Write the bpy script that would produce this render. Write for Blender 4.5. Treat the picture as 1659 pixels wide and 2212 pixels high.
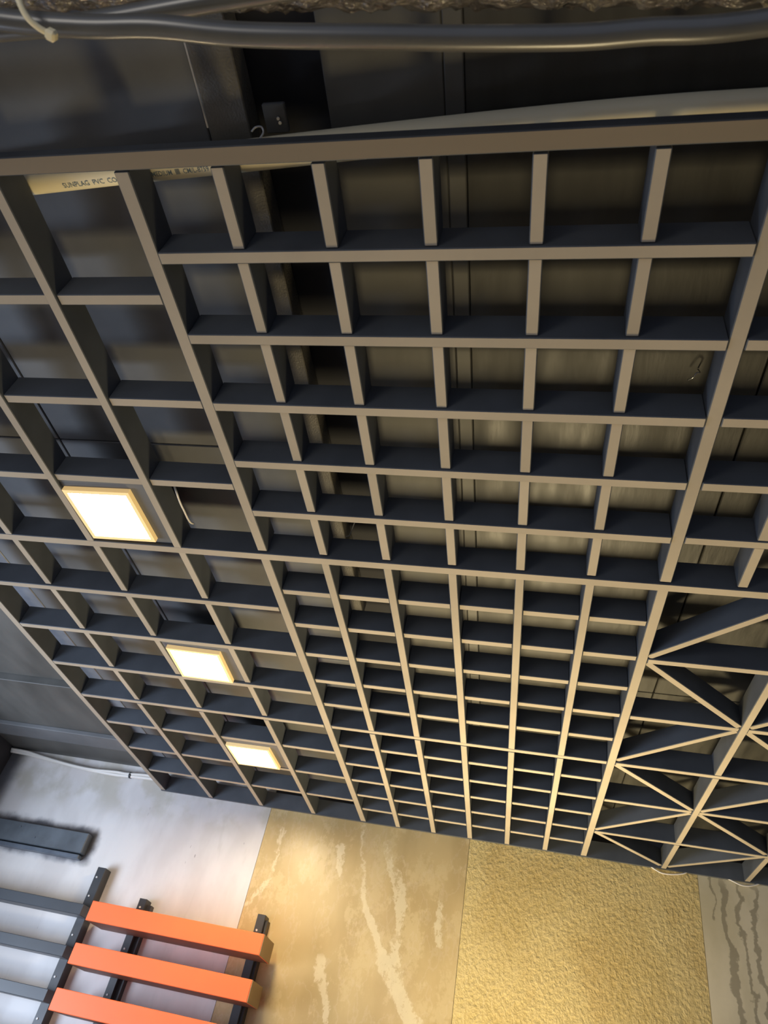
import bpy, bmesh, math, random
from mathutils import Vector, Matrix
random.seed(7)
for o in list(bpy.data.objects): bpy.data.objects.remove(o, do_unlink=True)
S = bpy.context.scene
COL = S.collection
U = 0.2                      # one grid cell = 0.20 m
ZG = 2.78                    # underside of the ceiling grid above the floor
def W(x, y, z=0.0): return Vector((x*U, y*U, ZG + z*U))

# ---------------------------------------------------------------- camera
cd = bpy.data.cameras.new('camera'); cam = bpy.data.objects.new('camera', cd); COL.objects.link(cam)
Rr = Vector((0.976541, 0.111546, 0.184188)); Rd = Vector((0.061251, 0.676141, -0.734222)); Rv = Vector((-0.206436, 0.728280, 0.653447))
M = Matrix((( Rr.x, -Rd.x, -Rv.x), (Rr.y, -Rd.y, -Rv.y), (Rr.z, -Rd.z, -Rv.z))).to_4x4()
M.translation = W(4.115931, -2.335433, -6.394864)
cam.matrix_world = M
cd.sensor_fit = 'VERTICAL'; cd.sensor_height = 36.0; cd.lens = 1512.847/2212*36.0
cd.clip_start = 0.02
cd.dof.use_dof = True; cd.dof.focus_distance = 2.3; cd.dof.aperture_fstop = 6.0
S.camera = cam

# ---------------------------------------------------------------- world, lights, exposure
S.view_settings.view_transform = 'Standard'; S.view_settings.look = 'None'
S.view_settings.gamma = 1.0; S.view_settings.use_curve_mapping = False
S.view_settings.exposure = -0.08
wd = bpy.data.worlds.new('world'); S.world = wd; wd.use_nodes = True
bg = wd.node_tree.nodes['Background']; bg.inputs[0].default_value = (0.62, 0.72, 1.0, 1); bg.inputs[1].default_value = 0.48
def area(name, loc, target, size, energy, color, size_y=None):
    l = bpy.data.lights.new(name, 'AREA'); l.energy = energy; l.color = color; l.size = size
    if size_y: l.shape = 'RECTANGLE'; l.size_y = size_y
    o = bpy.data.objects.new(name, l); COL.objects.link(o); o.location = loc
    o.rotation_euler = (Vector(target) - Vector(loc)).to_track_quat('-Z', 'Y').to_euler()
    return o
# warm display lamp low in front of the panels, daylight from the shop front on the left
lamp = area('warm_display_lamp', W(4.2, 15.6, -9.5), W(4.6, 11.5, 0), 0.6, 52, (1.0, 0.80, 0.45))
lamp.data.spread = math.radians(120)
area('shop_front_daylight', W(-14.0, 7, -8), W(-9, 17, -2), 1.2, 105, (0.68, 0.80, 1.0), 1.4)

area('fill_light_behind', W(-2, -8.0, -5.5), W(2, 6, 0), 0.6, 8, (1.0, 0.93, 0.82))  # added fill with no fixture, brightens the pipe and near rail sides

# ---------------------------------------------------------------- helpers
def mat(name, base, rough=0.5, metal=0.0, noise=0.0, nscale=8.0, bump=0.0, bscale=60.0, spec=0.5, vary=0.0, stretch=(1,1,1), rvar=0.0, coat=0.0, bdist=.003):
    m = bpy.data.materials.new(name); m.use_nodes = True
    nt = m.node_tree; b = nt.nodes['Principled BSDF']
    b.inputs['Base Color'].default_value = (*base, 1); b.inputs['Roughness'].default_value = rough
    b.inputs['Metallic'].default_value = metal; b.inputs['Specular IOR Level'].default_value = spec
    b.inputs['Coat Weight'].default_value = coat
    tc = nt.nodes.new('ShaderNodeTexCoord'); mp = nt.nodes.new('ShaderNodeMapping')
    mp.inputs['Scale'].default_value = stretch
    nt.links.new(tc.outputs['Object'], mp.inputs[0])
    if noise or vary or rvar:
        n = nt.nodes.new('ShaderNodeTexNoise'); n.inputs['Scale'].default_value = nscale; n.inputs['Detail'].default_value = 6
        nt.links.new(mp.outputs[0], n.inputs['Vector'])
        mr = nt.nodes.new('ShaderNodeMapRange'); mr.inputs[1].default_value = 0.3; mr.inputs[2].default_value = 0.7
        mr.inputs[3].default_value = 1-noise; mr.inputs[4].default_value = 1+noise
        nt.links.new(n.outputs[0], mr.inputs[0])
        src = mr.outputs[0]
        if vary:
            oi = nt.nodes.new('ShaderNodeObjectInfo'); m2 = nt.nodes.new('ShaderNodeMapRange')
            m2.inputs[3].default_value = 1-vary; m2.inputs[4].default_value = 1+vary
            nt.links.new(oi.outputs['Random'], m2.inputs[0])
            mm = nt.nodes.new('ShaderNodeMath'); mm.operation = 'MULTIPLY'
            nt.links.new(src, mm.inputs[0]); nt.links.new(m2.outputs[0], mm.inputs[1]); src = mm.outputs[0]
        vm = nt.nodes.new('ShaderNodeVectorMath'); vm.operation = 'SCALE'; vm.inputs[0].default_value = base
        nt.links.new(src, vm.inputs['Scale']); nt.links.new(vm.outputs[0], b.inputs['Base Color'])
        if rvar:
            m3 = nt.nodes.new('ShaderNodeMapRange'); m3.inputs[1].default_value = 0.3; m3.inputs[2].default_value = 0.7
            m3.inputs[3].default_value = max(0.05, rough-rvar); m3.inputs[4].default_value = rough+rvar
            nt.links.new(n.outputs[0], m3.inputs[0]); nt.links.new(m3.outputs[0], b.inputs['Roughness'])
    if bump:
        n2 = nt.nodes.new('ShaderNodeTexNoise'); n2.inputs['Scale'].default_value = bscale; n2.inputs['Detail'].default_value = 4
        nt.links.new(mp.outputs[0], n2.inputs['Vector'])
        bp = nt.nodes.new('ShaderNodeBump'); bp.inputs['Strength'].default_value = bump; bp.inputs['Distance'].default_value = bdist
        nt.links.new(n2.outputs[0], bp.inputs['Height']); nt.links.new(bp.outputs[0], b.inputs['Normal'])
    return m

class MB:                    # collects boxes, tubes and prisms for ONE mesh object
    def __init__(s): s.v = []; s.f = []; s.m = []; s.sm = []
    def box(s, lo, hi, mi=0, bottom=None, rot=None):
        """lo/hi in grid units; bottom = material index of the underside"""
        x0,y0,z0 = lo; x1,y1,z1 = hi; k = len(s.v)
        P = [(x0,y0,z0),(x1,y0,z0),(x1,y1,z0),(x0,y1,z0),(x0,y0,z1),(x1,y0,z1),(x1,y1,z1),(x0,y1,z1)]
        if rot:
            a, cx, cy = rot; c, n = math.cos(a), math.sin(a)
            P = [(cx+(x-cx)*c-(y-cy)*n, cy+(x-cx)*n+(y-cy)*c, z) for x,y,z in P]
        s.v += [W(*p) for p in P]
        F = [(0,3,2,1),(4,5,6,7),(0,1,5,4),(1,2,6,5),(2,3,7,6),(3,0,4,7)]
        for i, f in enumerate(F):
            s.f.append(tuple(k+a for a in f)); s.m.append(bottom if (i == 0 and bottom is not None) else mi); s.sm.append(False)
        return s
    def tube(s, pts, r, n=12, mi=0, rad=None, cap=True):
        """pts in grid units, r in grid units"""
        P = [W(*p) for p in pts]; k = len(s.v); up = Vector((0,0,1))
        N = len(P); prev = None
        for i, p in enumerate(P):
            t = (P[min(i+1,N-1)] - P[max(i-1,0)]).normalized()
            a = prev if prev is not None else (up if abs(t.z) < .9 else Vector((1,0,0)))
            a = (a - t*a.dot(t)).normalized(); prev = a; b = t.cross(a)
            rr = (rad(i/(N-1)) if rad else r)*U
            for j in range(n):
                th = 2*math.pi*j/n; s.v.append(p + (a*math.cos(th)+b*math.sin(th))*rr)
        for i in range(N-1):
            for j in range(n):
                a0 = k+i*n+j; a1 = k+i*n+(j+1)%n
                s.f.append((a0,a1,a1+n,a0+n)); s.m.append(mi); s.sm.append(True)
        if cap:
            s.f.append(tuple(k+j for j in reversed(range(n)))); s.m.append(mi); s.sm.append(False)
            s.f.append(tuple(k+(N-1)*n+j for j in range(n))); s.m.append(mi); s.sm.append(False)
        return s
    def prism(s, poly, z0, z1, mi=0, bottom=None):
        k = len(s.v); n = len(poly)
        s.v += [W(x,y,z0) for x,y in poly] + [W(x,y,z1) for x,y in poly]
        s.f.append(tuple(k+j for j in reversed(range(n)))); s.m.append(bottom if bottom is not None else mi); s.sm.append(False)
        s.f.append(tuple(k+n+j for j in range(n))); s.m.append(mi); s.sm.append(False)
        for j in range(n):
            s.f.append((k+j, k+(j+1)%n, k+n+(j+1)%n, k+n+j)); s.m.append(mi); s.sm.append(False)
        return s
    def build(s, name, mats, parent=None, bevel=0.0, origin=None):
        if not isinstance(mats, (list,tuple)): mats = [mats]
        o0 = origin if origin is not None else sum(s.v, Vector())/len(s.v)
        me = bpy.data.meshes.new(name); me.from_pydata([v-o0 for v in s.v], [], s.f)
        for m in mats: me.materials.append(m)
        for p, mi, sm in zip(me.polygons, s.m, s.sm): p.material_index = mi; p.use_smooth = sm
        if bevel:
            bm = bmesh.new(); bm.from_mesh(me)
            bmesh.ops.bevel(bm, geom=[e for e in bm.edges if len(e.link_faces)==2 and e.calc_face_angle(0) > 1.0], offset=bevel*U, segments=1, affect='EDGES', profile=0.5)
            bm.to_mesh(me); bm.free()
        me.update()
        o = bpy.data.objects.new(name, me); COL.objects.link(o)
        if parent is not None:
            o.parent = parent; o.location = o0 - PL[parent.name]
        else: o.location = o0
        PL[o.name] = o0
        return o
PL = {}                      # world place of every object's origin (grid objects never rotate)
def tag(o, label, cat, group=None, kind=None):
    o['label'] = label; o['category'] = cat
    if group: o['group'] = group
    if kind: o['kind'] = kind
    return o
def thing(name, loc, label, cat, group=None):
    e = bpy.data.objects.new(name, None); COL.objects.link(e); e.location = loc; e.empty_display_size = 0.05
    PL[e.name] = Vector(loc); return tag(e, label, cat, group)
def structure(o): o['kind'] = 'structure'; return o
def spline(P, n=8):
    """Catmull-Rom through P"""
    Q = [Vector(P[0])*2-Vector(P[1])] + [Vector(p) for p in P] + [Vector(P[-1])*2-Vector(P[-2])]; out = []
    for i in range(1, len(Q)-2):
        a,b,c,d = Q[i-1:i+3]
        for k in range(n):
            t = k/n; out.append(0.5*((2*b)+(c-a)*t+(2*a-5*b+4*c-d)*t*t+(3*b-a-3*c+d)*t**3))
    out.append(Q[-2]); return [tuple(v) for v in out]

# ---------------------------------------------------------------- materials
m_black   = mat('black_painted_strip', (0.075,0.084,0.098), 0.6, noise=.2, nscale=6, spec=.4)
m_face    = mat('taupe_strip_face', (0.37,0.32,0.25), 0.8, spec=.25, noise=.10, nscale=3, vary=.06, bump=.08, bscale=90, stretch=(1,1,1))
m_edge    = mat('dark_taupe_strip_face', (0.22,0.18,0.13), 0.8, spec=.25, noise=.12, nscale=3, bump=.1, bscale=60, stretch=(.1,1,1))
m_board   = mat('black_stained_board', (0.085,0.083,0.075), 0.6, noise=.3, nscale=5, bump=.15, bscale=40, rvar=.12, stretch=(1,.35,1))
m_board2  = mat('black_glossy_board', (0.034,0.033,0.028), 0.55, noise=.35, nscale=5, bump=.25, bscale=22, rvar=.12, stretch=(3,.6,1))
m_slate   = mat('slate_grey_painted_board', (0.12,0.122,0.124), 0.6, noise=.25, nscale=3, bump=.1, bscale=30)
m_plank   = mat('glossy_black_plank', (0.12,0.112,0.095), 0.40, noise=.2, nscale=10, bump=.5, bscale=200, spec=.6)
m_blueish = mat('gloss_grey_board', (0.16,0.17,0.19), 0.35, noise=.3, nscale=6, bump=.3, bscale=40, spec=.8)
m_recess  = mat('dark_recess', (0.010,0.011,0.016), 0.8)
m_pipe    = mat('cream_plastic_pipe', (0.97,0.86,0.58), 0.38, noise=.06, nscale=3)
m_ink     = mat('faded_blue_grey_print', (0.16,0.21,0.25), 0.6)
m_cable   = mat('black_rubber_conduit', (0.075,0.072,0.062), 0.3, noise=.15, nscale=10, spec=.7)
m_wrap    = mat('crinkled_black_wrap', (0.06,0.050,0.040), 0.16, noise=.5, nscale=30, bump=1.0, bscale=75, spec=1.0, coat=.5, bdist=.012)
m_tie     = mat('cream_nylon', (0.75,0.66,0.42), 0.45)
m_wire    = mat('white_wire_sheath', (0.72,0.68,0.62), 0.45)
m_metal   = mat('zinc_metal', (0.6,0.6,0.58), 0.3, metal=1.0)
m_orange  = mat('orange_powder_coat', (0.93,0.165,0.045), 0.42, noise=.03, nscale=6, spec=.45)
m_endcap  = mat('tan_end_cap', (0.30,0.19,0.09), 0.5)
m_under_shade   = mat('fin_underside_shade', (0.16,0.075,0.045), 0.5)  # shade under the orange fins, put into the colour as brown
m_post    = mat('charcoal_metal_post', (0.035,0.037,0.040), 0.4, noise=.1, nscale=10)
m_slat    = mat('blue_grey_metal_slat', (0.042,0.048,0.056), 0.38, noise=.06, nscale=6)
m_hole    = mat('bright_rivet', (0.62,0.62,0.6), 0.4)
m_lip     = mat('sprayed_batten_lip', (0.10,0.12,0.15), 0.4, noise=.2, nscale=12)
m_batten  = mat('sprayed_batten', (0.095,0.11,0.125), 0.42, noise=.3, nscale=8, bump=.3, bscale=30)
m_floor   = mat('pale_floor_tile', (0.36,0.325,0.28), 0.45, noise=.08, nscale=2)
m_plain   = mat('dark_painted_wall', (0.05,0.048,0.052), 0.7, noise=.2, nscale=2)
m_frame   = mat('light_frame', (0.8,0.66,0.38), 0.4)
fb = m_frame.node_tree.nodes['Principled BSDF']
fb.inputs['Emission Color'].default_value = (1.0,0.60,0.18,1); fb.inputs['Emission Strength'].default_value = 0.45
m_light = bpy.data.materials.new('lit_diffuser'); m_light.use_nodes = True
lb = m_light.node_tree.nodes['Principled BSDF']; lb.inputs['Base Color'].default_value = (1,1,1,1)
lb.inputs['Emission Color'].default_value = (1.0,0.82,0.53,1); lb.inputs['Emission Strength'].default_value = 125.0

# node tools for the printed wall sheets
class NT:
    def __init__(s, name, rough):
        s.m = bpy.data.materials.new(name); s.m.use_nodes = True; s.t = s.m.node_tree
        s.b = s.t.nodes['Principled BSDF']; s.b.inputs['Roughness'].default_value = rough
        g = s.t.nodes.new('ShaderNodeNewGeometry'); sub = s.t.nodes.new('ShaderNodeVectorMath'); sub.operation = 'SUBTRACT'
        sub.inputs[1].default_value = W(0,0,0); s.t.links.new(g.outputs['Position'], sub.inputs[0])
        sc = s.t.nodes.new('ShaderNodeVectorMath'); sc.operation = 'SCALE'; sc.inputs['Scale'].default_value = 1/U
        s.t.links.new(sub.outputs[0], sc.inputs[0]); s.P = sc.outputs[0]      # place on the wall in grid units
        sp = s.t.nodes.new('ShaderNodeSeparateXYZ'); s.t.links.new(s.P, sp.inputs[0]); s.x, s.z = sp.outputs[0], sp.outputs[2]
    def lk(s, a, i):
        if isinstance(a, (int,float)): i.default_value = a
        else: s.t.links.new(a, i)
    def op(s, o, a, b=0.0, c=None):
        n = s.t.nodes.new('ShaderNodeMath'); n.operation = o; s.lk(a, n.inputs[0]); s.lk(b, n.inputs[1])
        if c is not None: s.lk(c, n.inputs[2])
        return n.outputs[0]
    def noise(s, scale, detail=5, stretch=(1,1,1), off=0.0, rough=.5):
        mp = s.t.nodes.new('ShaderNodeMapping'); mp.inputs['Scale'].default_value = stretch; mp.inputs['Location'].default_value = (off,off*.7,off*1.3)
        s.t.links.new(s.P, mp.inputs[0]); n = s.t.nodes.new('ShaderNodeTexNoise')
        n.inputs['Scale'].default_value = scale; n.inputs['Detail'].default_value = detail; n.inputs['Roughness'].default_value = rough
        s.t.links.new(mp.outputs[0], n.inputs['Vector']); return n.outputs[0]
    def ramp(s, v, a, b, c=0.0, d=1.0):
        n = s.t.nodes.new('ShaderNodeMapRange'); n.interpolation_type = 'SMOOTHSTEP'
        for i, k in enumerate((v,a,b,c,d)): s.lk(k, n.inputs[i])
        return n.outputs[0]
    def mix(s, f, a, b):
        n = s.t.nodes.new('ShaderNodeMix'); n.data_type = 'RGBA'; s.lk(f, n.inputs[0])
        for v, i in ((a,6),(b,7)):
            if isinstance(v, tuple): n.inputs[i].default_value = (*v,1)
            else: s.t.links.new(v, n.inputs[i])
        return n.outputs[2]
    def curve(s, pts, warp, soft):
        """mask of a streak: pts = [(z, x, halfwidth)] from the top down, edge warped by noise"""
        X = None; H = None; Z = [p[0] for p in pts]
        fx = s.t.nodes.new('ShaderNodeFloatCurve'); fh = s.t.nodes.new('ShaderNodeFloatCurve')
        z1, z0 = max(Z), min(Z); t = s.op('DIVIDE', s.op('SUBTRACT', s.z, z0), z1-z0)
        xs = [p[1] for p in pts]; xa, xb = min(xs)-.01, max(xs)+.01; ha = max(p[2] for p in pts)
        for node, vals in ((fx, [(p[1]-xa)/(xb-xa) for p in pts]), (fh, [p[2]/ha for p in pts])):
            c = node.mapping.curves[0]; L = sorted(((p[0]-z0)/(z1-z0), v) for p, v in zip(pts, vals))
            c.points[0].location = L[0]; c.points[1].location = L[-1]
            for q in L[1:-1]: c.points.new(*q)
            node.mapping.update(); s.t.links.new(t, node.inputs['Value'])
        cx = s.op('MULTIPLY_ADD', fx.outputs[0], xb-xa, xa); h = s.op('MULTIPLY', fh.outputs[0], ha*.8)
        d = s.op('ABSOLUTE', s.op('SUBTRACT', s.op('ADD', s.x, warp), cx))
        k = s.ramp(s.op('SUBTRACT', d, h), -soft, soft, 1.0, 0.0)
        inside = s.op('MULTIPLY', s.ramp(t, -.02, .04), s.ramp(t, .96, 1.02, 1.0, 0.0))
        return s.op('MULTIPLY', k, inside)
    def centre(s, n, k): return s.op('MULTIPLY', s.op('SUBTRACT', n, .5), k)
    def bump(s, h, strength, dist=.002):
        b = s.t.nodes.new('ShaderNodeBump'); b.inputs['Strength'].default_value = strength; b.inputs['Distance'].default_value = dist
        s.lk(h, b.inputs['Height']); s.t.links.new(b.outputs[0], s.b.inputs['Normal'])
    def out(s, c): s.t.links.new(c, s.b.inputs['Base Color']); return s.m

def white_sheet():
    n = NT('off_white_sheet', .5)
    c = n.mix(n.ramp(n.noise(1.2, 6, (1,1,.4)), .35,.65), (0.62,0.585,0.56), (0.72,0.69,0.665))
    c = n.mix(n.op('MULTIPLY', n.ramp(n.noise(2.2, 4, (1.6,1,.35), 9), .62,.75), .25), c, (0.45,0.43,0.38))
    # brownish noise patches, stronger towards the top of the sheet
    top = n.ramp(n.z, -1.1, -.35); c = n.mix(n.op('MULTIPLY', n.op('MULTIPLY', top, n.ramp(n.noise(1.1, 5, (1,1,1), 3), .42,.62)), .55), c, (0.42,0.38,0.28))
    # small specks, scratches
    c = n.mix(n.op('MULTIPLY', n.ramp(n.noise(5, 2, (3,1,.6), 5), .76,.80), .7), c, (0.2,0.18,0.17))
    # black overspray round the batten
    w = n.centre(n.noise(2.5, 4), .35)
    dx = n.op('MAXIMUM', n.op('SUBTRACT', n.x, -7.78), 0.0); dz = n.op('MAXIMUM', n.op('SUBTRACT', n.op('ABSOLUTE', n.op('ADD', n.op('ADD', n.z, 1.84), n.op('MULTIPLY', n.op('ADD', n.x, 7.8), .012))), .30), 0.0)
    d = n.op('ADD', n.op('SQRT', n.op('ADD', n.op('POWER', dx, 2.0), n.op('POWER', dz, 2.0))), w)
    c = n.mix(n.ramp(d, .02, .30, .88, 0.0), c, (0.03,0.03,0.045))
    # overspray along the left corner
    c = n.mix(n.ramp(n.op('ADD', n.x, n.op('MULTIPLY', w, .5)), -11.55, -11.0, .9, 0.0), c, (0.03,0.03,0.04))
    n.bump(n.noise(6, 3, (1,1,.3)), .25); return n.out(c)
def marble_sheet():
    n = NT('beige_marble_print', .34)
    c = n.mix(n.ramp(n.noise(1.1, 6, (1,1,.45)), .35,.65), (0.50,0.365,0.165), (0.60,0.450,0.215))
    c = n.mix(n.op('MULTIPLY', n.ramp(n.noise(1.9, 9, (1,1,.7), 4, .72), .50,.58), .6), c, (0.66,0.52,0.27))
    lines = n.ramp(n.op('ABSOLUTE', n.op('SUBTRACT', n.noise(1.3, 6, (1.2,1,.55), 11, .6), .5)), .004, .022, 1.0, 0.0)
    c = n.mix(n.op('MULTIPLY', lines, .16), c, (0.72,0.60,0.42))
    w = n.op('ADD', n.centre(n.noise(1.6, 7, (1,1,1), 2, .6), .42), n.centre(n.noise(6, 8, (1,1,.8), 6, .75), .40))
    V = []
    V.append(n.curve([(-.45,-2.3,.03),(-.75,-2.28,.11),(-1.2,-2.28,.05),(-1.75,-2.30,.05),(-2.2,-2.45,.09),(-2.6,-2.8,.03)], w, .03))
    V.append(n.curve([(0.0,.0,.05),(-.7,.12,.03),(-1.2,.22,.05),(-1.8,.34,.07),(-2.3,.62,.14),(-2.9,1.0,.16),(-3.4,1.35,.32),(-4.0,1.85,.30),(-4.6,2.3,.30),(-6,3.0,.3)], w, .03))
    V.append(n.curve([(-.4,.74,.03),(-.8,.85,.14),(-1.2,1.1,.2),(-1.8,1.38,.22),(-2.3,1.42,.09),(-2.9,1.42,.14),(-3.4,1.5,.22),(-3.9,1.6,.1)], w, .03))
    V.append(n.curve([(-.62,-.52,.04),(-.95,-.48,.14),(-1.2,-.44,.12),(-1.5,-.35,.03)], w, .03))
    V.append(n.curve([(-3.3,-.38,.06),(-3.8,-.30,.18),(-4.3,-.1,.12),(-4.7,.1,.10),(-6,.3,.1)], w, .03))
    V.append(n.curve([(-1.6,2.4,.03),(-2.2,2.45,.12),(-2.7,2.5,.03)], w, .03))
    v = V[0]
    halo = n.curve([(0.0,.1,.2),(-1.2,.5,.3),(-2.3,1.0,.5),(-3.4,1.4,.6),(-6,2.8,.6)], w, .25); c = n.mix(n.op('MULTIPLY', halo, .25), c, (0.62,0.47,0.26))
    for k in V[1:]: v = n.op('MAXIMUM', v, k)
    holes = n.ramp(n.noise(3.6, 7, (1,1,.8), 21, .7), .52,.60, 1.0, .2)
    c = n.mix(n.op('MULTIPLY', n.op('MULTIPLY', v, holes), .62), c, (0.80,0.70,0.46))
    return n.out(c)
def stucco_sheet():
    n = NT('textured_gold_sheet', .45)
    c = n.mix(n.ramp(n.noise(.5, 5, (1,1,.8)), .38,.62), (0.57,0.42,0.150), (0.66,0.51,0.21))
    c = n.mix(n.op('MULTIPLY', n.ramp(n.noise(.8, 5, (1,1,.6), 8), .50,.68), .5), c, (0.52,0.35,0.11))
    g = n.noise(15, 3, (1,1,.75), 1, .5); g2 = n.noise(15, 3, (1,1,.75), 1, .5)
    c = n.mix(n.ramp(g, .35,.65, .0, .28), c, (0.80,0.63,0.30))
    n.bump(g2, .75, .008); return n.out(c)
def grey_marble_sheet():
    n = NT('veined_grey_sheet', .38)
    c = n.mix(n.ramp(n.noise(.9, 6, (1,1,.5)), .35,.65), (0.60,0.52,0.33), (0.74,0.65,0.45))
    w = n.op('ADD', n.centre(n.noise(1.5, 5, (1,1,1), 2, .55), .75), n.centre(n.noise(7, 3, (1,1,1), 6), .06))
    v = None
    for x, h, z1 in ((9.05,.035,-1.0),(9.42,.085,-9.0),(9.75,.045,-9.0),(10.05,.06,-9.0),(10.5,.05,-9.0),(11.2,.08,-9),(12.0,.06,-9)):
        k = n.curve([(0.05,x,h),(z1*.2,x+.02,h*1.2),(z1*.5,x+.1,h*.7),(z1,x+.05,h)], w, .02); v = k if v is None else n.op('MAXIMUM', v, k)
    c = n.mix(n.op('MULTIPLY', v, .62), c, (0.20,0.165,0.10))
    n.bump(n.noise(7, 4), .25); return n.out(c)
m_white, m_marble, m_stucco, m_grey = white_sheet(), marble_sheet(), stucco_sheet(), grey_marble_sheet()

# ---------------------------------------------------------------- the room
XL, XR, YB, YF = -11.75, 24.0, -9.0, 18.0
ZF = -ZG/U
structure(MB().box((XL-1,YB-1,ZF-.5),(XR+1,YF+1,ZF)).build('floor', m_floor))
wf = structure(MB().box((XL-1,YF+.06,ZF),(XR+1,YF+1,1.6)).build('wall_far', m_plain))
for x0,x1,m,lab in ((XL,-2.775,m_white,'off-white wall sheet with sprayed black edges'),(-2.765,2.995,m_marble,'beige marble-print wall sheet with pale vertical veins'),
                    (3.005,8.835,m_stucco,'rough textured golden wall sheet'),(8.845,15.0,m_grey,'greyish wall sheet with dark wandering veins'),(15.01,XR,m_white,None)):
    o = MB().box((x0,YF,ZF+.02),(x1,YF+.06,(.78 if x0 < -3 else .43) )).build('wall_sheet', m, wf)
    if lab: o['label'] = lab
# left wall: solid near the corner, open shop front further forward
structure(MB().box((XL-.4,13.5,ZF),(XL,YF,1.6)).build('wall_left', m_plain))
structure(MB().box((XR,YB,ZF),(XR+.4,YF,1.6)).build('wall_right', m_floor))

# ceiling: slab with the boards nailed under it
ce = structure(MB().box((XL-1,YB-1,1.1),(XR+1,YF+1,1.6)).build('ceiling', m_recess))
def board(x0,y0,x1,y1,z,m,lab=None,t=.12,name='ceiling_board'):
    o = MB().box((x0,y0,z),(x1,y1,z+t)).build(name, m, ce, bevel=.012)
    if lab: o['label'] = lab
    return o
ys = [YB, -1.6, 4.42, 10.4, YF]
for a,b in zip(ys[:-1], ys[1:]):
    for x0,x1 in ((-6.24,-3.3),(-3.28,.66)): board(x0,a+.01,x1,b-.01,.78,m_slate,t=.32)
    board(-6.67,a+.01,-6.26,b-.01,.78,m_blueish,t=.32)
    board(1.95,a+.01,3.085,b-.01,.80,m_board,t=.3)
    board(3.09,a+.01,3.27,b-.01,.79,m_board,t=.31)
    board(3.275,a+.01,6.6,b-.01,.80,m_board2,t=.3)
    board(6.62,a+.01,11.0,b-.01,.80,m_board2,t=.3)
    board(11.02,a+.01,17,b-.01,.80,m_board2,t=.3)
    board(17.02,a+.01,XR,b-.01,.80,m_board,t=.3)
board(.68,YB,1.12,8.6,.755,m_plank,'long glossy black plank running over the grid',t=.3,name='ceiling_plank')
for a,b in ((-1,6),(6.02,13.0)): board(XL,a,-6.69,b,.78,m_board,t=.3)
board(XL,13.02,-6.69,YF,.60,m_board,t=.5)
board(XL,15.75,-6.69,16.55,.48,m_slate,'grey batten across the black ceiling left of the grid',t=.12,name='ceiling_batten')

# ---------------------------------------------------------------- the ceiling grid
T = .43                      # strip depth
grid = thing('ceiling_grid', W(3,9,0), 'black egg-crate ceiling grid with taupe undersides hung under the dark ceiling', 'ceiling grid')
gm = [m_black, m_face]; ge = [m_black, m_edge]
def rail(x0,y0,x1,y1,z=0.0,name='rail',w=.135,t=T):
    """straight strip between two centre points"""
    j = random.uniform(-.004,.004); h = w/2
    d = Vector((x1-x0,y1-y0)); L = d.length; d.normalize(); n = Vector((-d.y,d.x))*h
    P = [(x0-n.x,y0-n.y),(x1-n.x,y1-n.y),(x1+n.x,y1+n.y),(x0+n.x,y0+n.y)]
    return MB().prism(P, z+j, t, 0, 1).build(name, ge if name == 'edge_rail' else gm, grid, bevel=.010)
g = .004
MW = .16
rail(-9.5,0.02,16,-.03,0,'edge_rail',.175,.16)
# main rails across and away
rail(-7.9,6.05,16,6.0,0,'main_rail',MW)
for x in (0.0,6.0):
    rail(x,.10+g,x,6-.08-g,.02,'main_rail',MW); rail(x,6.08+g,x,17.9,.01,'main_rail',MW)
rail(-6.2,6.13+g,-6.2,17.9,.01,'main_rail',MW)
h = .0675
# upper square: cross rails run through, away rails butt between them
for j in range(1,6):
    rail(.08+g,j+.0,5.92-g,j,0.0,'cross_rail')
    rail(6.08+g,j,12,j,0.012,'cross_rail')
for i in (1,2,3,4,5,7,8,9,10,11):
    for j in range(6):
        rail(i,(j+h+g if j else .10+g),i,(j+1-h-g if j<5 else 6-.08-g),.03,'short_rail')
# lower square: away rails run through, cross rails butt between them
for i in range(1,6):
    rail(i,6.08+g,i,12-h-g,0.0,'away_rail'); rail(i,12+h+g,i,17.9,0.0,'away_rail')
rail(.08+g,12,5.92-g,12,0.0,'cross_rail')
for j in (7,8,9,10,11,13,14,15,16,17):
    for i in range(6):
        a = i + (.08 if i==0 else h) + g; b = i+1 - (.08 if i==5 else h) - g
        rail(a,j,b,j,.035,'short_rail')
# wide cells left
LX = (-1.47,-3.06,-4.64)
for x in LX+(-6.2,):
    rail(x,.10+g,x,6-.02-g,.0,'away_rail')
for j in (1.5,3,4.5):
    e = [0,-1.47,-3.06,-4.64,-6.2]
    for a,b in zip(e[:-1],e[1:]): rail(b+h+g,j,a-(.08 if a==0 else h)-g,j,.03,'short_rail')
for j in (7.5,9,10.5,12): rail(-6.12+g,j,-.08-g,j,0.0,'cross_rail')
for x in LX:
    for a,b in ((6.13,7.5),(7.5,9),(9,10.5),(10.5,12)): rail(x,(a+h if a>6.2 else a)+g,x,b-h-g,.03,'short_rail')
    rail(x,12+h+g,x,17.9,0.0,'away_rail')
for j in (13.45,14.95,16.45):
    e = [0,-1.47,-3.06,-4.64,-6.2]
    for a,b in zip(e[:-1],e[1:]): rail(b+(.08 if b<-6 else h)+g,j,a-(.08 if a==0 else h)-g,j,.03,'short_rail')
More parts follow.
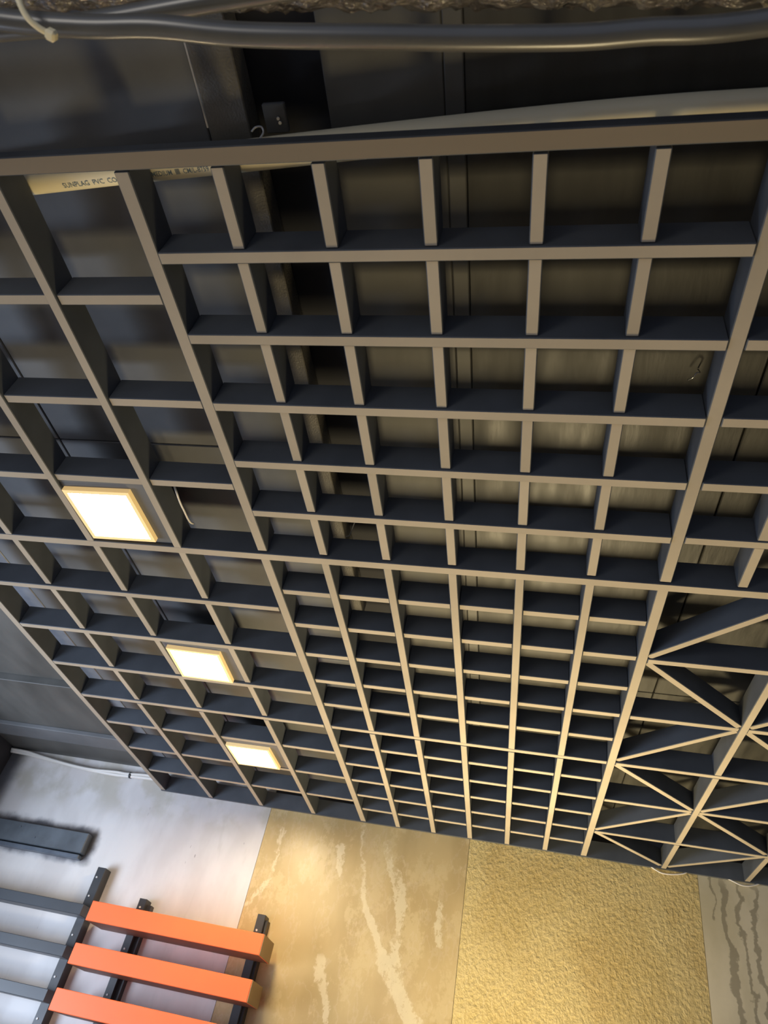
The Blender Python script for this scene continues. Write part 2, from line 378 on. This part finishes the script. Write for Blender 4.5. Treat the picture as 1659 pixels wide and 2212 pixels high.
# starred panel right
for x in (8,10,12):
    for a,b in ((6.08,8),(8,12),(12,16),(16,17.9)):
        rail(x,a+(h if a>7 else 0)+g,x,b-(h if b<17.5 else 0)-g,.0,'away_rail')
for y in (8,12,16): rail(6.08+g,y,13.9,y,.0,'cross_rail')
for y in (10,14):
    rail(6.08+g,y,8-h-g,y,.02,'short_rail'); rail(8+h+g,y,10-h-g,y,.02,'short_rail'); rail(10+h+g,y,12-h-g,y,.02,'short_rail')
def diag(x0,y0,x1,y1,i):
    d = Vector((x1-x0,y1-y0)).normalized()*.12; rail(x0+d.x,y0+d.y,x1-d.x,y1-d.y,.026+.004*i,'diagonal_rail',.125)
ii = 0
for (a,b) in (((6,8),(8,6)),((6,8),(8,10)),((6,12),(8,10)),((6,12),(8,14)),((6,16),(8,14)),((6,16),(8,17.9)),
              ((8,6),(10,8)),((8,10),(10,8)),((8,10),(10,12)),((8,14),(10,12)),((8,14),(10,16)),((8,17.9),(10,16)),
              ((10,8),(12,6)),((10,8),(12,10)),((10,12),(12,10)),((10,12),(12,14)),((10,16),(12,14)),((10,16),(12,17.9))):
    diag(*a,*b,ii%3); ii += 1
# dark channel at the wall
MB().box((-6.28,17.91,0.0),(16,17.985,.43)).build('wall_channel', m_black, grid)

# ---------------------------------------------------------------- panel lights
def panel_light(cx,cy,s,cell,label,rz):
    t = thing('ceiling_light', W(cx,cy,0), label, 'ceiling light', 'square panel lights in the wide cells')
    x0,y0,x1,y1 = cell
    MB().box((x0,y0,.05),(x1,y1,.09)).build('mounting_plate', m_slate, t)
    h = s/2; f = MB(); b = .065
    R = (rz,cx,cy)
    f.box((cx-h,cy-h,-.035),(cx+h,cy-h+b,.05),rot=R); f.box((cx-h,cy+h-b,-.035),(cx+h,cy+h,.05),rot=R)
    f.box((cx-h,cy-h+b,-.035),(cx-h+b,cy+h-b,.05),rot=R); f.box((cx+h-b,cy-h+b,-.035),(cx+h,cy+h-b,.05),rot=R)
    f.build('frame', m_frame, t)
    MB().box((cx-h+b,cy-h+b,.03),(cx+h-b,cy+h-b,.048),rot=R).build('diffuser', m_light, t)
panel_light(-2.375,5.27,1.14,(-2.985,4.575,-1.545,5.93),'glowing square panel light nearest the camera, in the cell before the thick cross rail',-.02)
panel_light(-2.33,9.82,1.14,(-2.985,9.075,-1.545,10.425),'glowing square panel light in the middle of the row of three',.03)
panel_light(-2.35,14.28,1.14,(-2.985,13.525,-1.545,14.875),'glowing square panel light nearest the wall',-.02)

# ---------------------------------------------------------------- pvc pipe over the edge rail
ax = spline([(-8.5,.75,.6),(-4.0,.52,.6),(-1.44,.37,.6),(-.41,.305,.6),(.69,.245,.6),(1.22,.215,.6),(2.52,.14,.6),(3.86,.075,.6),(4.9,.04,.6),(5.86,.03,.6),(9,.02,.6),(13,.0,.6)],6)
pipe = MB().tube(ax,.148,28).build('plastic_pipe', m_pipe)
tag(pipe,'long cream plastic pipe lying slantwise above the edge rail, printed at its left end','pipe')
def pipe_text(txt, xa, xb, ang, size, name='printed_text'):
    cu = bpy.data.curves.new(name,'FONT'); cu.body = txt; cu.size = 1.0; cu.resolution_u = 2; cu.offset = .012
    o = bpy.data.objects.new(name, cu); COL.objects.link(o)
    dg = bpy.context.evaluated_depsgraph_get(); me = bpy.data.meshes.new_from_object(o.evaluated_get(dg))
    COL.objects.unlink(o); bpy.data.objects.remove(o)
    bm = bmesh.new(); bm.from_mesh(me)
    bmesh.ops.subdivide_edges(bm, edges=[e for e in bm.edges if e.calc_length() > .35], cuts=2)
    wd_ = max(v.co.x for v in bm.verts)
    def axis(x):
        for p,q in zip(ax[:-1],ax[1:]):
            if p[0] <= x <= q[0]:
                t = (x-p[0])/(q[0]-p[0]); return p[1]+(q[1]-p[1])*t, p[2]
        return ax[-1][1], .6
    o0 = PL[pipe.name]
    for v in bm.verts:
        x = xa + v.co.x/wd_*(xb-xa); a = ang - (v.co.y-.35)*size/.15      # letter tops towards -Y
        y, z = axis(x); r = .150
        v.co = W(x, y+math.sin(a)*r, z-math.cos(a)*r) - o0
    bm.to_mesh(me); bm.free(); me.materials.clear(); me.materials.append(m_ink)
    ob = bpy.data.objects.new(name, me); COL.objects.link(ob); ob.parent = pipe; ob.location = (0,0,0)
pipe_text('SUNPLAG  PVC  CO', -1.02, -.36, math.radians(18), .085)
pipe_text('MEDIUM  \u25a6  CM/L-8759', .06, .71, math.radians(12), .075)

# ---------------------------------------------------------------- cables and duct over the camera
duct_pts = []
N = 420
mbd = MB(); k = 0
for i in range(N+1):
    x = -4 + 15*i/N
    yc = -1.60 + .065*(x-2.9); zc = -.35
    ring = []
    for j in range(40):
        th = 2*math.pi*j/40
        r = .50 + .016*math.sin(13*x+3*math.sin(5*th+x*2)) + .012*math.sin(31*x+7*th+2*math.sin(9*x)) + .004*random.uniform(-1,1)
        ring.append(W(x, yc+r*math.cos(th), zc+r*math.sin(th)))
    mbd.v += ring
for i in range(N):
    for j in range(40):
        a = i*40+j; b = i*40+(j+1)%40
        mbd.f.append((a,b,b+40,a+40)); mbd.m.append(0); mbd.sm.append(True)
mbd.f.append(tuple(range(39,-1,-1))); mbd.m.append(0); mbd.sm.append(False)
mbd.f.append(tuple(N*40+j for j in range(40))); mbd.m.append(0); mbd.sm.append(False)
duct = mbd.build('wrapped_duct', m_wrap)
tag(duct,'duct wrapped in crinkled shiny black film along the top of the view','duct')
c1 = spline([(-3.2,-1.80,-1.05),(-.6,-1.62,-1.2),(.3,-1.42,-1.25),(.95,-1.33,-1.25),(1.45,-1.295,-1.25),(1.92,-1.225,-1.25),(2.3,-1.185,-1.25),(3.01,-1.13,-1.25),(3.51,-1.09,-1.25),(4.19,-1.05,-1.25),(4.61,-1.05,-1.25),(5.27,-1.05,-1.25),(7,-1.2,-1.2),(11,-1.7,-1.05)],8)
tag(MB().tube(c1,.073,20).build('flexible_conduit', m_cable),'black flexible conduit sagging below the wrapped duct','cable')
c2 = spline([(-4,-1.30,-.95),(0.1,-1.30,-1.0),(.8,-1.30,-1.0),(1.95,-1.36,-.98),(3.2,-1.42,-1.02)],6)
tag(MB().tube(c2,.07,16).build('straight_conduit', m_cable),'straight black conduit passing behind the sagging one at top left','cable')
tie = thing('cable_tie', W(.73,-1.4,-1.35), 'cream nylon cable tie looped round the black conduits at top left', 'cable tie')
tp = spline([(.50,-1.72,-1.12),(.62,-1.56,-1.36),(.665,-1.455,-1.42),(.71,-1.39,-1.42),(.755,-1.345,-1.40),(.775,-1.33,-1.38)],6)
MB().tube(tp,.021,10).build('strap', m_tie, tie)
MB().box((.745,-1.365,-1.435),(.815,-1.295,-1.365),rot=(.5,.78,-1.33)).build('head', m_tie, tie, bevel=.015)

structure(MB().box((.662,YB,.765),(.680,.0,.80)).build('edge_highlight_1', m_metal))  # bright strip added to imitate the highlight along the board edge
# junction plate, screws and hook
pl = thing('cover_plate', W(1.42,-.1,.78), 'small black cover plate with two screws above the edge rail', 'plate')
MB().box((1.30,-.19,.745),(1.53,.08,.80)).build('plate', m_board, pl, bevel=.01)
for x,y in ((1.45,-.06),(1.46,-.02)): MB().tube([(x,y,.725),(x,y,.75)],.016,10).build('screw', m_metal, pl)
hk = MB(); hk.tube(spline([(1.20,.00,.60),(1.25,-.035,.60),(1.30,-.03,.62),(1.32,.01,.60),(1.29,.05,.56),(1.25,.08,.5),(1.245,.10,.38),(1.24,.11,.16)],6),.010,8)
tag(hk.build('wire_hook', m_metal),'bent bright wire hook standing on the edge rail below the cover plate','hook')
nail = MB().tube(spline([(5.79,2.95,.70),(5.83,2.88,.66),(5.86,2.83,.68),(5.90,2.84,.70),(5.89,2.86,.79)],5),.008,8).build('bent_nail', m_metal)
tag(nail,'tiny bent bright nail in a dark board near the right main rail','nail')

# loose wires
def wire(name, pts, r, label, m=m_wire, cat='wire', group=None):
    o = MB().tube(spline(pts,6), r, 8).build(name, m); tag(o, label, cat, group); return o
wire('dangling_wire',[(-1.30,4.66,.40),(-1.16,4.80,.18),(-1.155,4.95,.15),(-1.17,5.1,.16),(-1.175,5.24,.17),(-1.2,5.45,.2),(-1.215,5.60,.24),(-1.22,5.70,.30)],.016,'white wire dangling in the wide cell right of the nearest panel light')
wire('thin_twin_wire',[(1.50,5.5,.52),(1.44,5.62,.44),(1.40,5.72,.42),(1.34,5.86,.42),(1.28,5.905,.43)],.007,'thin bright twin wire hanging beside the glossy plank near the thick cross rail',m_metal)
# cable bundle at the top of the white wall
bun = thing('cable_bundle', W(-9,17.8,.3), 'sagging white cable bundle along the top of the white wall', 'cable')
for k,(dy,dz,r) in enumerate(((0,0,.055),(.03,.06,.045),(-.04,.05,.04))):
    P = [(-11.72,17.88,.46),(-11.1,17.88,.44),(-10.4,17.86,.38-.02*k),(-9.5,17.85,.30-.03*k),(-8.7,17.85,.24-.02*k),(-7.9,17.86,.22+.01*k),(-7.5,17.86,.235),(-6.9,17.86,.26+.01*k),(-6.32,17.87,.27)]
    MB().tube(spline([(x,y+dy,z+dz) for x,y,z in P],6),r,8).build('cable', m_wire, bun)
MB().tube([(-7.42,17.87,.27),(-7.36,17.87,.27)],.095,12).build('black_band', m_post, bun)
wire('hanging_loop_wire',[(7.70,17.95,.02),(7.80,17.94,-.04),(7.96,17.93,-.105),(8.2,17.93,-.10),(8.47,17.94,-.04),(8.58,17.95,.02)],.018,'thin white wire loop below the grid at the top of the golden textured sheet')
wire('hanging_loop_wire',[(9.55,17.95,.02),(9.68,17.94,-.03),(9.84,17.93,-.09),(10.02,17.93,-.09),(10.2,17.94,-.03),(10.3,17.95,.02)],.018,'thin white wire loop below the grid at the top of the grey veined sheet')

# ---------------------------------------------------------------- things on the far wall
bt = thing('wall_batten', W(-10,18,-1.9), 'black-sprayed wooden batten with a lower lip on the white wall', 'batten')
MB().box((-11.6,17.72,-2.10),(-7.80,18.0,-1.56)).build('batten_body', m_batten, bt, bevel=.02)
MB().box((-11.6,17.76,-2.24),(-7.85,18.0,-2.135)).build('lip', m_lip, bt, bevel=.015)
for x,z in ((-10.0,-1.70),(-9.4,-1.92)): MB().tube([(x,17.70,z),(x,17.73,z)],.022,8).build('screw', m_lip, bt)

fr = thing('louvre_frame', W(-5,18,-4.5), 'wall-mounted louvre sample with orange fins and charcoal slats on dark posts', 'louvre')
ZB = -8.2
def post(x0,x1,zt,name='post'):
    return MB().box((x0,17.65,ZB),(x1,18.0,zt)).build(name, m_post, fr, bevel=.01)
post(-7.07,-6.82,-2.37); 
p2 = MB().box((-5.53,17.65,ZB),(-5.33,18.0,-2.92)).box((-5.33,17.80,ZB),(-5.21,18.0,-3.02)).build('post', m_post, fr)
post(-2.21,-1.99,-2.76)
MB().box((-1.99,17.76,ZB),(-1.93,18.0,-2.86)).build('post_flange', m_post, fr)
for x,zs,m in ((-6.985,(-2.63,-3.10,-4.04,-4.98,-5.86,-6.8,-7.7),m_hole),(-5.44,(-3.13,-4.1,-5.1,-6.1),m_hole),(-2.13,(-3.13,),m_hole)):
    for z in zs: MB().tube([(x,17.63,z),(x,17.655,z)],.024,10).build('rivet', m, fr)
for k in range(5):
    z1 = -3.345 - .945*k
    f = MB().box((-6.27,16.65,z1-.45),(-1.60,17.645,z1),0,1).build('orange_fin', [m_orange, m_under_shade], fr, bevel=.012)
    MB().box((-1.598,16.655,z1-.445),(-1.585,17.64,z1-.005)).build('end_cap', m_endcap, f)
    s = MB().box((-12.0+.4,17.15,z1-.30),(-6.74,17.645,z1-.045)).build('charcoal_slat', m_slat, fr, bevel=.01)
